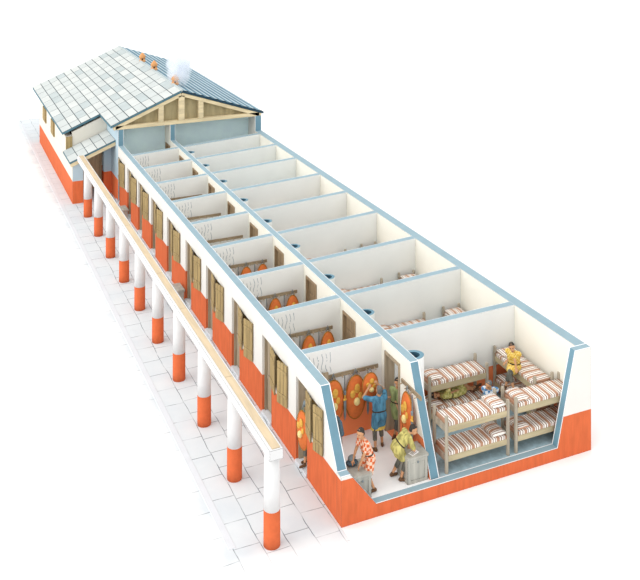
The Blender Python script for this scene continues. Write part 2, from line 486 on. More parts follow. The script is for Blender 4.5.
# front wall: cut low in the middle, standing full height only at the right corner
fw = [(0, 0), (W, 0), (W, H), (6.5, H), (5.95, 0.30), (0.88, 0.30), (0.23, 1.12), (0, 1.12)]
mb = MB(); n = len(fw)
mb.add([(x, 0, z) for x, z in fw], [tuple(range(n))], 0)
mb.add([(x, Y0, z) for x, z in fw], [tuple(range(n))[::-1]], 0)
yy = [0, 0.025, Y0 - 0.025, Y0]
for i in range(n):
    (xa, za), (xb, zb) = fw[i], fw[(i + 1) % n]
    for k in range(3):
        top = 2 <= i <= 6
        steep = i in (3, 5)
        mb.add([(xa, yy[k], za), (xb, yy[k], zb), (xb, yy[k + 1], zb), (xa, yy[k + 1], za)], [(0, 1, 2, 3)], ((2 if k != 1 else (3 if i in (3,) else 1)) if top else 0))
# the slanting cut on the left is left unpainted plaster colour like the facade
o = mb.build('wall_front', ['plaster', 'cut_top', 'edge', 'cut_face']); struct(o)

# partitions
for k in range(9):
    a = (XL, py(k, XL)); b = (XS0, py(k, XS0))
    wall('wall_partition', a, b, (0, PT), 0, H, (), mats=('hatch', 'cut_top', 'edge', 'cut_face', 'inner'), back_mat=4, loc=(XL, py(k, XL), 0), border=0.014)
    a = (XS1, py(k, XS1)); b = (XR, py(k, XR))
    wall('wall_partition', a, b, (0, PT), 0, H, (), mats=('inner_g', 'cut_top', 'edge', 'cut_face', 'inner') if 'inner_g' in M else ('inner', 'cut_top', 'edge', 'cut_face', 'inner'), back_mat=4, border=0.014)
# floors (raised)
mb = MB(); mb.box(XL, XS0, Y0, YBLUE, 0.0, FZ); struct(mb.build('floor', 'floor_l'))
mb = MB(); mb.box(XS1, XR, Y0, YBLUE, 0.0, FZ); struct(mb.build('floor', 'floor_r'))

# hearth flues
for k in range(9):
    yb = (0.25 if k == 0 else py(k - 1, 2.85) + PT); yc = 1.5 if k == 0 else (yb + py(k, 2.85)) / 2
    mb = MB(); N = 14
    angs = [-PI / 2 + PI * i / N for i in range(N + 1)]
    ro, ri = (0.24, 0.15) if k == 0 else (0.205, 0.14)
    out = [(XS1 + ro * 1.25 * math.cos(a), yc + ro * math.sin(a)) for a in angs]
    inn = [(XS1 + ri * 1.25 * math.cos(a), yc + ri * math.sin(a)) for a in angs]
    for i in range(N):
        (x0, y0), (x1, y1) = out[i], out[i + 1]; (u0, v0), (u1, v1) = inn[i], inn[i + 1]
        mb.add([(x0, y0, FZ), (x1, y1, FZ), (x1, y1, H), (x0, y0, H)], [(0, 1, 2, 3)], 0, True)
        mb.add([(u0, v0, 1.6), (u1, v1, 1.6), (u1, v1, H), (u0, v0, H)], [(3, 2, 1, 0)], 2, True)
        mb.add([(x0, y0, H), (x1, y1, H), (u1, v1, H), (u0, v0, H)], [(0, 1, 2, 3)], 1)
    mb.add([(u, v, 1.6) for u, v in inn], [tuple(range(N + 1))], 2)
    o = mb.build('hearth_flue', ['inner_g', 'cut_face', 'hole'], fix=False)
    nm = ['first', 'second', 'third', 'fourth', 'fifth', 'sixth', 'seventh', 'eighth', 'ninth'][k]
    tag(o, 'half-round white hearth flue on the middle wall, %s from the front' % nm, 'flue', 'hearth flues along the middle wall')

# ---------------------------------------------------------------- doors and windows
def plank_leaf(mb, x0, x1, y0, y1, z0, z1, n, axis='y', gap=0.008):
    """vertical boards, edge to edge, with shallow grooves, as one connected slab"""
    w = (y1 - y0) / n
    for i in range(n):
        mb.box(x0, x1, y0 + i * w + gap / 2, y0 + (i + 1) * w - gap / 2, z0, z1)
    mb.box(x0 + 0.25 * (x1 - x0), x1 - 0.25 * (x1 - x0), y0, y1, z0, z1)
for k, yh in enumerate(DY):
    y0, y1 = yh - DW, yh
    fr = MB(); fr.box(0.06, 0.22, y0, y0 + 0.05, 0.1, 2.13); fr.box(0.06, 0.22, y1 - 0.05, y1, 0.1, 2.13); fr.box(0.06, 0.22, y0 + 0.05, y1 - 0.05, 2.07, 2.13)
    d = struct(fr.build('door_%d' % (k + 1), 'door'))
    th_ = MB(); th_.box(-0.03, 0.25, y0 + .005, y1 - .005, 0.02, 0.10); th_.build('threshold', 'kerb', d)
    lf = MB()
    if k == 0:
        lf.box(0.22, 0.86, 2.535, 2.575, 0.30, 2.06); lf.box(0.22, 0.86, 2.52, 2.535, 0.55, 0.68); lf.box(0.22, 0.86, 2.52, 2.535, 1.7, 1.83)
    else:
        plank_leaf(lf, 0.13, 0.17, y0 + 0.05, y1 - 0.05, 0.12, 2.07, 4)
        lf.box(0.115, 0.13, y0 + 0.07, y1 - 0.07, 0.95, 1.07)
    lf.build('door_leaf', 'door', d)
    hd = MB()
    hp = (0.2, 2.52, 1.1) if k == 0 else (0.11, y0 + 0.14, 1.14)
    if k == 0: hd.rcone((0.76, 2.505, 1.1), 0.018, (0.76, 2.505, 1.2), 0.018, 8)
    else: hd.rcone((0.105, y0 + 0.14, 1.14), 0.018, (0.105, y0 + 0.14, 1.24), 0.018, 8)
    hd.build('door_handle', 'iron', d)
    # window beside the door
    a = y0; w = WW[k]
    f = MB(); ya, yb = a - w + 0.2, a - 0.16
    for (p, q, r, s_) in ((ya, ya + 0.05, 1.2, 2.08), (yb - 0.05, yb, 1.2, 2.08), (ya + .05, yb - .05, 1.2, 1.25), (ya + .05, yb - .05, 2.03, 2.08)): f.box(0.05, 0.18, p, q, r, s_)
    wn = struct(f.build('window_%d' % (k + 1), 'shutter'))
    # left leaf nearly shut, right leaf standing ajar: both hung outside
    lw = w * 0.46
    s1 = MB(); R = Matrix.Rotation(math.radians(-9), 3, 'Z')
    hy = a - 0.02
    for i in range(3):
        q0 = hy - lw + i * lw / 3 + .004; s1.box(-0.05, -0.015, q0, q0 + lw / 3 - .008, 1.13, 2.13, 0, R, (-0.01, hy, 0))
    s1.box(-0.042, -0.022, hy - lw, hy, 1.14, 2.12, 0, R, (-0.01, hy, 0))
    for z in (1.3, 1.9): s1.box(-0.062, -0.05, hy - lw + .02, hy - .02, z, z + 0.07, 0, R, (-0.01, hy, 0))
    s1.build('shutter', 'shutter', wn)
    s2 = MB(); R = Matrix.Rotation(math.radians(14), 3, 'Z'); hy = a - w + 0.02
    lw2 = w * 0.36
    for i in range(3):
        q0 = hy + i * lw2 / 3 + .004; s2.box(-0.05, -0.015, q0, q0 + lw2 / 3 - .008, 1.08, 2.13, 0, R, (-0.01, hy, 0))
    s2.box(-0.042, -0.022, hy, hy + lw2, 1.09, 2.12, 0, R, (-0.01, hy, 0))
    for z in (1.3, 1.9): s2.box(-0.062, -0.05, hy + .02, hy + lw2 - .02, z, z + 0.07, 0, R, (-0.01, hy, 0))
    s2.build('shutter', 'shutter', wn)
    s3 = MB(); s3.box(0.10, 0.13, ya + .05, yb - .05, 1.25, 2.03)
    s3.build('inner_panel', 'shutter', wn) if k else None
for k, yh in enumerate(SD):
    y0, y1 = yh - 0.78, yh
    x0 = XS0
    fr = MB(); fr.box(x0 - .03, XS1, y0, y0 + 0.06, FZ, 2.33); fr.box(x0 - .03, XS1, y1 - 0.06, y1, FZ, 2.33); fr.box(x0 - .03, XS1, y0 + .06, y1 - .06, 2.26, 2.33)
    d = struct(fr.build('door_%d' % (k + 11), 'door2' if k else 'door'))
    lf = MB()
    if k == 0: 
        lf.box(XS1, XS1 + 0.04, y1 + 0.0, y1 + 0.0 + 0.18, FZ + .02, 2.25)
        continue
    plank_leaf(lf, x0 + 0.06, x0 + 0.1, y0 + .06, y1 - .06, FZ + .02, 2.26, 4)
    lf.box(x0 + .045, x0 + .06, y0 + .08, y1 - .08, 1.75, 1.87)
    lf.build('door_leaf', 'door2', d)

# ---------------------------------------------------------------- head building
PX = -1.94; YW = 26.4; YB = 35.8
RX, RZ = 3.0, 4.80                      # ridge
SLL, SLR = 0.41, 0.338                  # slopes left / right
def zl(x): return RZ - SLL * (RX - x)
def zr(x): return RZ - SLR * (x - RX)
def hall(name, p0, p1, th, z1, mats, **kw): return wall(name, p0, p1, th, 0, z1, mats=mats, plain_top=True, **kw)
HT = 3.33
hall('wall_left_hall', (0, YCUT), (0, YB), (XL, 0), HT, ('shade_plaster', 'cut_top', 'edge', 'cut_face'), ends=(True, False))
hall('wall_right_hall', (XR, YCUT), (XR, YB), (W - XR, 0), HT, ('plaster', 'cut_top', 'edge', 'cut_face'), ends=(True, False))
hall('wall_middle_hall', (XS0, YCUT), (XS0, YBLUE), (XS1 - XS0, 0), HT, ('inner', 'cut_top', 'edge', 'cut_face'), ends=(True, False), holes=[(24.55 - .78 - YCUT, 24.55 - YCUT, FZ, 2.33)])
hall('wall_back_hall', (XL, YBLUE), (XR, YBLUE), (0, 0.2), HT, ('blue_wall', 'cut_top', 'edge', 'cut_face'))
hall('wall_left_wing', (PX, 24.4), (PX, YB), (0.3, 0), 1.86, ('wing', 'cut_top', 'edge', 'cut_face'))
hall('wall_left_wing', (PX, YW), (PX, YB), (0.3, 0), 2.62, ('wing', 'cut_top', 'edge', 'cut_face'))
for o in COL.objects:
    if o.name == 'wall_left_wing.001':
        for v in o.data.vertices:
            if v.co.z < 1: v.co.z = 1.86
hall('wall_front_wing', (PX + .3, YW), (0.0, YW), (0, 0.25), 2.0, ('wing', 'cut_top', 'edge', 'cut_face'))
# sloping head of the wing front wall
mb = MB()
prof = [(PX + .3, 2.0), (0, 2.0), (0, zl(0) - 0.1), (PX + .3, zl(PX + .3) - 0.1)]
mb.add([(x, YW, z) for x, z in prof], [(0, 1, 2, 3)]); mb.add([(x, YW + .25, z) for x, z in prof], [(3, 2, 1, 0)])
for i in range(4):
    (xa, za), (xb, zb) = prof[i], prof[(i + 1) % 4]
    mb.add([(xa, YW, za), (xb, YW, zb), (xb, YW + .25, zb), (xa, YW + .25, za)], [(0, 1, 2, 3)])
struct(mb.build('wall_gable_wing', 'wing'))
hall('wall_back_wing', (PX, YB), (W, YB), (0, 0.25), 2.62, ('wing', 'cut_top', 'edge', 'cut_face'))
# porch front pier, return pier
mb = MB(); mb.box(PX + .3, -1.46, 24.4, 24.75, 0, 1.9); struct(mb.build('wall_porch_pier', 'shade_plaster'))
mb = MB(); mb.box(PX, -1.46, 24.385, 24.4, 0, 1.9); struct(mb.build('wall_porch_front', 'shade_plaster'))
mb = MB(); mb.box(-0.36, 0.0, 25.3, 25.6, 0, 2.55); struct(mb.build('wall_porch_return', 'shade_plaster'))
# porch door
fr = MB(); fr.box(-1.22, -1.12, YW - .06, YW, 0.0, 1.85); fr.box(-0.36, -0.26, YW - .06, YW, 0, 1.85); fr.box(-1.12, -0.36, YW - .06, YW, 1.76, 1.85)
d = struct(fr.build('door_21', 'door_p'))
lf = MB(); lf.box(-1.12, -0.36, YW - .04, YW, 0.0, 1.76)
for (xa, xb, za, zb) in ((-1.04, -.78, .15, .75), (-.70, -.44, .15, .75), (-1.04, -.78, .9, 1.6), (-.70, -.44, .9, 1.6)): lf.box(xa, xb, YW - .055, YW - .04, za, zb)
lf.build('door_leaf', 'door_p', d)
hd = MB(); hd.rcone((-.98, YW - .07, .84), .02, (-.88, YW - .07, .84), .02, 8); hd.build('door_handle', 'iron', d)
# wing windows: narrow shutters under the eaves
for i, (ya, yb) in enumerate(((30.0, 30.95), (33.1, 34.1))):
    f = MB(); f.box(PX - .05, PX, ya, ya + .07, 1.8, 2.5); f.box(PX - .05, PX, yb - .07, yb, 1.8, 2.5); f.box(PX - .06, PX, ya, yb, 1.74, 1.8)
    wn = struct(f.build('window_%d' % (11 + i), 'shutter'))
    for j in (0, 1):
        s_ = MB(); m = (ya + yb) / 2
        s_.box(PX - .09, PX - .05, (ya + .05, m + .01)[j], (m - .01, yb - .05)[j], 1.82, 2.5); s_.build('shutter', 'shutter', wn)
f = MB(); f.box(PX + .0, PX + .06, YW - .05, YW, 1.95, 2.6); f.box(PX + .24, PX + .3, YW - .05, YW, 1.95, 2.6); f.box(PX + .06, PX + .24, YW - .05, YW, 1.95, 2.0)
wn = struct(f.build('window_13', 'shutter'))
s_ = MB(); s_.box(PX + .06, PX + .24, YW - .04, YW - .01, 2.0, 2.6); s_.build('shutter', 'shutter', wn)

# ---- tiled roof
ROOF0, ROOF1 = 23.75, 38.0
roof = thing('gabled_roof', 'long pale tiled gable roof with open timber truss over the end building', 'roof', (RX, 30.5, HT))
def child(mb, name, mats, parent, **kw):
    o = mb.build(name, mats, None, **kw)
    o.parent = parent
    o.matrix_parent_inverse = Matrix.Translation(-V(parent.location)) if parent.rotation_euler.z == 0 else parent.matrix_world.inverted()
    return o
def tile_slope(name, parent, x0, x1, ya, yb, zf, nx, ny, mats, inset, depth, skip=None, th=0.10, lift=0.0):
    """a connected sheet of tiles on the plane z = zf(x): each tile an inset raised field"""
    bm = bmesh.new()
    xs = [x0 + (x1 - x0) * i / nx for i in range(nx + 1)]; ys = [ya + (yb - ya) * j / ny for j in range(ny + 1)]
    vs = {}
    def vert(i, j):
        if (i, j) not in vs: vs[(i, j)] = bm.verts.new((xs[i], ys[j], zf(xs[i]) + lift))
        return vs[(i, j)]
    fs = []
    for i in range(nx):
        for j in range(ny):
            if skip and skip((xs[i] + xs[i + 1]) / 2, (ys[j] + ys[j + 1]) / 2): continue
            fs.append(bm.faces.new([vert(i, j), vert(i + 1, j), vert(i + 1, j + 1), vert(i, j + 1)]))
    bmesh.ops.recalc_face_normals(bm, faces=bm.faces)
    if fs[0].normal.z < 0: bmesh.ops.reverse_faces(bm, faces=bm.faces)
    base = list(bm.faces)
    ex = bmesh.ops.extrude_face_region(bm, geom=base)
    tv = [g for g in ex['geom'] if isinstance(g, bmesh.types.BMVert)]
    tops = [g for g in ex['geom'] if isinstance(g, bmesh.types.BMFace)]
    bmesh.ops.translate(bm, verts=tv, vec=(0, 0, th))
    for f in bm.faces: f.material_index = 4
    rs = bmesh.ops.inset_individual(bm, faces=tops, thickness=inset, depth=depth)
    for f in rs['faces']: f.material_index = 3
    for f in tops: f.material_index = random.choice((0, 0, 1, 2))
    for f in bm.faces:
        if f.normal.z < -0.5: f.material_index = 3
    bmesh.ops.recalc_face_normals(bm, faces=bm.faces)
    me = bpy.data.meshes.new(name); bm.to_mesh(me); bm.free()
    o = link(name, me, mats); o.parent = parent
    o.matrix_parent_inverse = Matrix.Translation(-V(parent.location))
    return o
TM = ['tile_a', 'tile_b', 'tile_c', 'tile_gap', 'tile_edge']
ny = 12
dy = (ROOF1 - ROOF0) / ny
XE = -0.33; XW = -2.1
nx1 = 8; nx2 = 4
# lower wing strip and main strip share one sheet (grid columns line up at XE)
def left_sheet():
    bm = bmesh.new()
    xs = [XW + (XE - XW) * i / nx2 for i in range(nx2)] + [XE + (RX - XE) * i / nx1 for i in range(nx1 + 1)]
    ys = sorted({ROOF0 + dy * j for j in range(ny + 1)} | {26.4})
    ys = [y for y in ys if abs(y - 26.4) < 1e-6 or abs(y - 26.4) > 0.5]
    vs = {}
    for i in range(len(xs) - 1):
        for j in range(len(ys) - 1):
            if xs[i + 1] <= XE + 1e-6 and ys[j] < 26.4 - 1e-6: continue
            q = []
            for a, b in ((i, j), (i + 1, j), (i + 1, j + 1), (i, j + 1)):
                if (a, b) not in vs: vs[(a, b)] = bm.verts.new((xs[a], ys[b], zl(xs[a])))
                q.append(vs[(a, b)])
            bm.faces.new(q)
    base = list(bm.faces)
    ex = bmesh.ops.extrude_face_region(bm, geom=base)
    tv = [g_ for g_ in ex['geom'] if isinstance(g_, bmesh.types.BMVert)]
    tops = [g_ for g_ in ex['geom'] if isinstance(g_, bmesh.types.BMFace)]
    bmesh.ops.translate(bm, verts=tv, vec=(0, 0, 0.09))
    for f in bm.faces: f.material_index = 4
    for f in base: f.material_index = 3
    bmesh.ops.recalc_face_normals(bm, faces=bm.faces)
    rs = bmesh.ops.inset_individual(bm, faces=tops, thickness=0.026, depth=0.02)
    for f in rs['faces']: f.material_index = 3
    for f in tops: f.material_index = random.choice((0, 0, 0, 1, 2, 2))
    me = bpy.data.meshes.new('roof_slope'); bm.to_mesh(me); bm.free()
    o = link('roof_slope', me, TM); o.parent = roof; o.matrix_parent_inverse = Matrix.Translation(-V(roof.location))
    o['label'] = 'pale grey tiled slope'
left_sheet()
# right slope: narrow courses parallel to the ridge, shade painted in as blue
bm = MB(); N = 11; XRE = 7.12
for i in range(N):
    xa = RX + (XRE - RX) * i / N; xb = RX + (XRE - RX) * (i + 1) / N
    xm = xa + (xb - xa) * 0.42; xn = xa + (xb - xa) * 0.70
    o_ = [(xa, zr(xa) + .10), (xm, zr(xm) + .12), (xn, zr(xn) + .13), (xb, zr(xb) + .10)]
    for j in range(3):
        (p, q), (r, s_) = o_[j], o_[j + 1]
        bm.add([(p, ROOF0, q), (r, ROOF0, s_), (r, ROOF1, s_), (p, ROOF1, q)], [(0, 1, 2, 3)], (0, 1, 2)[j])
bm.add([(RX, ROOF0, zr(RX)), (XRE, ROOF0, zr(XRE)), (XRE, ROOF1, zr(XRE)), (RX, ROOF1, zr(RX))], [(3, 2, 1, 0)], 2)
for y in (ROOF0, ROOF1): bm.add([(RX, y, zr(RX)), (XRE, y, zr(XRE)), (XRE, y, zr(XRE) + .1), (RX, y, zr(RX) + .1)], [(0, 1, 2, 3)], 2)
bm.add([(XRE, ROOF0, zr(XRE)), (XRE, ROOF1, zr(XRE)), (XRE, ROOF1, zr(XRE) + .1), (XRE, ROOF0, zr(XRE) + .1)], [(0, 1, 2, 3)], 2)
o = child(bm, 'roof_slope', ['slate_a', 'slate_b', 'slate_c'], roof, fix=False); o['label'] = 'slope in narrow courses, its shade painted blue-grey'
mb = MB(); mb.rcone((RX, ROOF0, RZ + .10), .06, (RX, ROOF1, RZ + .10), .06, 10); child(mb, 'ridge_cap', 'tile_b', roof)
# truss in the open gable
YT = ROOF0 + 0.12
TZ = 3.42
def tb(name, a, b, w=0.2, h=0.16, m='timber'):
    mb = MB(); mb.bar((a[0], YT, a[1]), (b[0], YT, b[1]), w, h, 0, (0, 0, 1)); child(mb, name, m, roof)
xl_, xr_ = -0.2, 7.0
tb('rafter', (xl_, zl(xl_) - .10), (RX, RZ - .10)); tb('rafter', (xr_, zr(xr_) - .10), (RX, RZ - .10))
tb('tie_beam', (xl_ + .1, TZ), (xr_ - .1, TZ - .02), 0.2, 0.17)
mb = MB(); mb.box(RX - .14, RX + .14, YT - .1, YT + .1, TZ + .08, RZ - .16); child(mb, 'king_post', 'timber', roof)
for x in (2.02, 3.95):
    f_ = zl if x < RX else zr
    mb = MB(); mb.box(x - .12, x + .12, YT - .09, YT + .09, TZ + .08, f_(x) - .14); child(mb, 'strut', 'timber', roof)
mb = MB()
pr = [(xl_ + .5, TZ), (xr_ - .5, TZ), (RX, RZ - .12)]
mb.add([(x, YT + .12, z) for x, z in pr] + [(x, YT + .18, z) for x, z in pr], [(0, 1, 2), (5, 4, 3), (0, 3, 4, 1), (1, 4, 5, 2), (2, 5, 3, 0)])
child(mb, 'gable_board', 'infill', roof)

# porch roof
porch = thing('porch_roof', 'small lean-to roof of pale tiles over the porch door beside the end building', 'roof', (-1, 25.3, 1.8))
pz = lambda x: 1.86 + (x + 2.08) * 0.39
tile_slope('roof_slope', porch, -2.08, 0.0, 24.3, 26.38, pz, 5, 2, TM, 0.022, 0.015, th=0.07)
mb = MB(); mb.bar((-2.04, 24.36, pz(-2.04) - .09), (0.0, 24.36, pz(0) - .09), 0.1, 0.16); child(mb, 'fascia', 'timber', porch)

# ridge vents and smoke
VY = [32.3, 29.6, 25.4]
vn = ['farthest', 'middle', 'nearest']
base = None
for k, y in enumerate(VY):
    lab = ['terracotta ridge vent farthest back on the roof', 'terracotta ridge vent between two others on the roof', 'terracotta ridge vent from which smoke rises, nearest the gable'][k]
    if base is None:
        base = thing('ridge_vent', lab, 'roof vent', (RX + .12, y, RZ + .06), 0, 'terracotta vents along the roof ridge')
        mb = MB(); mb.lathe([(.17, 0), (.19, .05), (.16, .1), (.13, .2)], seg=14); mb.build('vent_pot', 'terracotta', base)
        mb = MB(); mb.lathe([(.14, .2), (.19, .24), (.17, .33), (.1, .42), (.03, .5)], seg=14); mb.build('vent_cap', 'terracotta', base)
        mb = MB(); mb.ellip((-.03, -.13, .14), Matrix.Identity(3), .05, .03, .06, 10, 6); mb.build('vent_shade_blob', 'belt', base)  # solid dark blob painted as the shade inside an opening
    else:
        copy_tree(base, lab, (RX + .12, y, RZ + .06))
def smoke():
    t = NT('pale_smoke'); vol = t.n('ShaderNodeVolumePrincipled')
    vol.inputs['Color'].default_value = (0.93, 0.96, 1.0, 1); vol.inputs['Anisotropy'].default_value = 0.0
    n = t.noise(t.obj(), 3.2, 3.0)
    gr = t.n('ShaderNodeTexGradient', gradient_type='SPHERICAL')
    mp = t.n('ShaderNodeMapping'); mp.inputs['Scale'].default_value = (1.45, 1.45, 0.88); t.l(t.obj(), mp.inputs[0]); t.l(mp.outputs[0], gr.inputs[0])
    d = t.math('MULTIPLY', t.math('MULTIPLY', t.step(n, 0.38, 0.62), t.step(gr.outputs[1], 0.0, 0.5)), 9.0)
    t.l(d, vol.inputs['Density']); t.l(vol.outputs[0], t.out.inputs['Volume'])
    M['smoke'] = t.m
    mb = MB(); mb.ellip((0, 0, 0), Matrix.Identity(3), .72, .72, 1.15, 16, 12)
    o = mb.build('smoke_plume', 'smoke'); o.location = (RX + .35, 25.5, RZ + .95)
    tag(o, 'wisp of pale smoke drifting up from the ridge vent nearest the gable', 'smoke', None, 'stuff')
smoke()

# ---------------------------------------------------------------- colonnade
colf = None
ordn = ['nearest', 'second', 'third', 'fourth', 'fifth', 'sixth', 'seventh', 'eighth', 'ninth', 'tenth']
for k in range(10):
    loc = (-1.59, 0.13 + 2.482 * k, 0.0)
    lab = ('white column with orange base at the near open end of the colonnade' if k == 0 else
           'white column with orange base, %s from the near end of the colonnade' % ordn[k] if k < 9 else
           'white column with orange base, farthest back, beside the porch')
    if colf is None:
        colf = thing('colonnade_column', lab, 'column', loc, 0, 'columns of the colonnade')
        mb = MB(); mb.lathe([(.183, 0.012), (.183, .2), (.181, .8)], seg=28); mb.build('painted_base', 'col_o', colf)['label'] = 'orange lower part'
        mb = MB(); mb.lathe([(.180, .8), (.172, 1.4), (.166, 1.985)], seg=28); mb.build('shaft', 'col_w', colf)['label'] = 'white shaft'
    else:
        copy_tree(colf, lab, loc)
bx0, bx1 = -1.745, -1.435; bya, byb = -0.14, 24.32
beam = thing('colonnade_beam', 'long white beam with pale wooden top lying along the colonnade columns', 'beam', (-1.59, 12, 1.985))
mb = MB(); mb.box(bx0, bx1, bya, byb, 1.985, 2.2); child(mb, 'beam_body', 'beam', beam)
mb = MB()
yc = bya + .05; lens = [3.2, 4.1, 2.7, 4.6, 3.3, 3.9, 4.0]
for L in lens:
    ye = min(yc + L, byb - .03)
    if ye - yc > .1: mb2 = MB(); mb2.box(bx0 + .075, bx1 - .045, yc, ye - .015, 2.2, 2.212); child(mb2, 'top_board', 'beam_top', beam)
    yc = ye
# benches against the wall
b0 = None
for (y, lab) in ((12.62, 'nearer of two small grey benches against the left outside wall'), (21.5, 'farther small grey bench against the left outside wall, near the porch')):
    if b0 is None:
        b0 = thing('bench', lab, 'bench', (-0.27, y, 0.012), 0, 'benches along the left wall')
        mb = MB(); mb.box(-.19, .19, -.32, .32, .42, .48); mb.build('seat', 'chest', b0)
        for sy in (-.24, .24):
            mb = MB(); mb.add([(-.15, sy - .03, 0), (.15, sy - .03, 0), (.18, sy - .03, .42), (-.18, sy - .03, .42), (-.15, sy + .03, 0), (.15, sy + .03, 0), (.18, sy + .03, .42), (-.18, sy + .03, .42)],
                              [(0, 1, 2, 3), (7, 6, 5, 4), (0, 4, 5, 1), (1, 5, 6, 2), (2, 6, 7, 3), (3, 7, 4, 0)]); mb.build('leg', 'chest', b0)
    else: copy_tree(b0, lab, (-0.27, y, 0.012))

# ---------------------------------------------------------------- bunks
BL_ = 1.83; BW_ = 0.62
def soft_box(x0, x1, y0, y1, z0, z1, r=0.035, seg=3, puff=0.0, nx=8, ny=5):
    bm = bmesh.new()
    bmesh.ops.create_cube(bm, size=1.0)
    bmesh.ops.scale(bm, vec=(x1 - x0, y1 - y0, z1 - z0), verts=bm.verts)
    bmesh.ops.subdivide_edges(bm, edges=bm.edges, cuts=4, use_grid_fill=True)
    cx, cy, cz = (x0 + x1) / 2, (y0 + y1) / 2, (z0 + z1) / 2
    hx, hy, hz = (x1 - x0) / 2, (y1 - y0) / 2, (z1 - z0) / 2
    for v in bm.verts:
        a = v.co.x / hx; b = v.co.y / hy; c = v.co.z / hz
        k = (1 - a * a * 0.999) * (1 - b * b * 0.999)
        if puff:
            v.co.z = hz * c * (0.45 + 0.55 * max(k, 0) ** 0.35) if abs(c) > .01 else v.co.z
            v.co.x *= 1 - 0.05 * c * c; v.co.y *= 1 - 0.05 * c * c
        else:
            rr = max(abs(a), abs(b))
            if rr > 0.95 and abs(c) > .95: v.co.z *= 0.80
        v.co += V((cx, cy, cz))
    me = bpy.data.meshes.new('m'); bm.to_mesh(me); bm.free()
    for p in me.polygons: p.use_smooth = True
    return me
def soft(name, mat, parent, *a, **k):
    me = soft_box(*a, **k); me.name = name; return link(name, me, mat, parent)
def make_bunk(label, loc, rz, group):
    r = thing('bunk_bed', label, 'bunk bed', loc, rz, group)
    hx = BL_ / 2; hy = BW_ / 2
    for sx in (-1, 1):
        for sy in (-1, 1):
            mb = MB(); x = sx * (hx - .035); y = sy * (hy - .035)
            mb.lathe([(.046, 0), (.046, 1.31), (.038, 1.355), (.0, 1.36)], (x, y, 0), 8, smooth=False); mb.build('post', 'bunk', r)
    for lev, (z0, z1) in enumerate(((.27, .41), (.96, 1.11))):
        for sy in (-1, 1):
            mb = MB(); y = sy * (hy - .035); mb.box(-hx + .075, hx - .075, y - .022, y + .022, z0, z1); mb.build('side_rail', 'bunk_x', r)
        for sx in (-1, 1):
            mb = MB(); x = sx * (hx - .035); mb.box(x - .022, x + .022, -hy + .075, hy - .075, z0, z1); mb.build('end_rail', 'bunk', r)
        zt = z1 + .09
        mt = soft('mattress', 'tick', r, -hx + .06, hx - .06, -hy + .02, hy - .02, z1 - .05, zt)
        soft('pillow', 'tick_p', mt, -hx + .08, -hx + .46, -hy + .05, hy - .05, zt - .02, zt + .11, puff=1.0)
    return r
# local +X runs from head (pillow) to foot
bunk0 = make_bunk('bunk bed at the back wall, front room, with a man in green lying on it', (4.36, 2.29, FZ), 0, 'striped bunk beds')
frontL = copy_tree(bunk0, 'front left bunk bed with striped mattresses along the low blue cut wall', (3.805, 0.59, FZ), PI)
frontR = copy_tree(bunk0, 'front right bunk bed, its end partly behind the slanting blue cut wall', (5.80, 0.585, FZ), 0)
sideR = copy_tree(bunk0, 'bunk bed along the right wall on which a man in gold sits', (6.24, 1.81, FZ), -PI / 2)
on = ['', 'second', 'third', 'fourth', 'fifth', 'sixth']
for k in range(1, 6):
    yb_l = py(k, 4.4); yb_r = py(k, 6.2)
    copy_tree(bunk0, 'left bunk bed against the back wall, %s bunk room from the front' % on[k], (4.36, yb_l - .34, FZ), 0)
    copy_tree(bunk0, 'right corner bunk bed in the %s bunk room from the front' % on[k], (6.24, yb_r - 1.0, FZ), -PI / 2)

# ---------------------------------------------------------------- armour racks
def make_rack(label, x0, x1, y, z, npeg, group):
    r = thing('weapon_rack', label, 'wall rack', (x0, y, z), 0, group)
    L = x1 - x0
    mb = MB(); mb.box(0, L, -.035, .0, -.045, .045); rl = mb.build('rail', 'rail', r)
    for i in range(npeg):
        mb = MB(); x = L * (i + .5) / npeg; mb.rcone((x, -.03, .0), .016, (x, -.13, -.02), .014, 8); mb.build('peg', 'rail', rl)
    return r
def make_shield(label, loc, rz=0.0, hw=.28, hh=.55, group='oval shields hanging on the wall racks', hanger=True):
    """oval board facing local -Y"""
    r = thing('oval_shield', label, 'shield', loc, rz, group)
    def dome(u, v, d=.06): return -d * max(0, 1 - u * u - v * v)
    seg = 32
    mb = MB(); rs = []
    for q in (1.0, .8, .6, .4, .2, .03):
        rs.append([V((q * hw * math.cos(a), dome(q * math.cos(a), q * math.sin(a)) - .012, q * hh * math.sin(a))) for a in [2 * PI * i / seg for i in range(seg)]])
    bk = [[p + V((0, .02, 0)) for p in r_] for r_ in rs[::-1]]
    mb.rings(bk + rs); mb.build('shield_board', 'shield', r)
    mb = MB(); rs = []
    for i in range(seg):
        a = 2 * PI * i / seg; c = V((hw * math.cos(a), -.004, hh * math.sin(a))); nn = V((math.cos(a) / hw, 0, math.sin(a) / hh)).normalized()
        rs.append([c + nn * (.017 * math.cos(b)) + V((0, .017 * math.sin(b), 0)) for b in [2 * PI * j / 6 for j in range(6)]])
    mb.rings(rs, closed=True); mb.build('rim', 'rim', r)
    I = Matrix.Identity(3)
    k = hh / .55
    mb = MB(); mb.ellip((0, -.085, -.08 * k), I, .085, .06, .10 * k, 16, 10); mb.build('boss', 'gold_l', r)
    for (x, z, w_, h_) in ((-.11, .12, .075, .10), (.02, .24, .085, .12), (.10, .05, .06, .09)):
        mb = MB(); mb.ellip((x, dome(x / hw, z * k / hh) - .02, z * k), I, w_, .022, h_ * k, 14, 8); mb.build('emblem', 'gold', r)
    if hanger:
        mb = MB(); zt = hh + .16
        mb.tube([(-.07, .005, hh - .03), (0, .0, zt), (.07, .005, hh - .03)], .014, 6); mb.build('hanging_strap', 'strap', r)
    return r
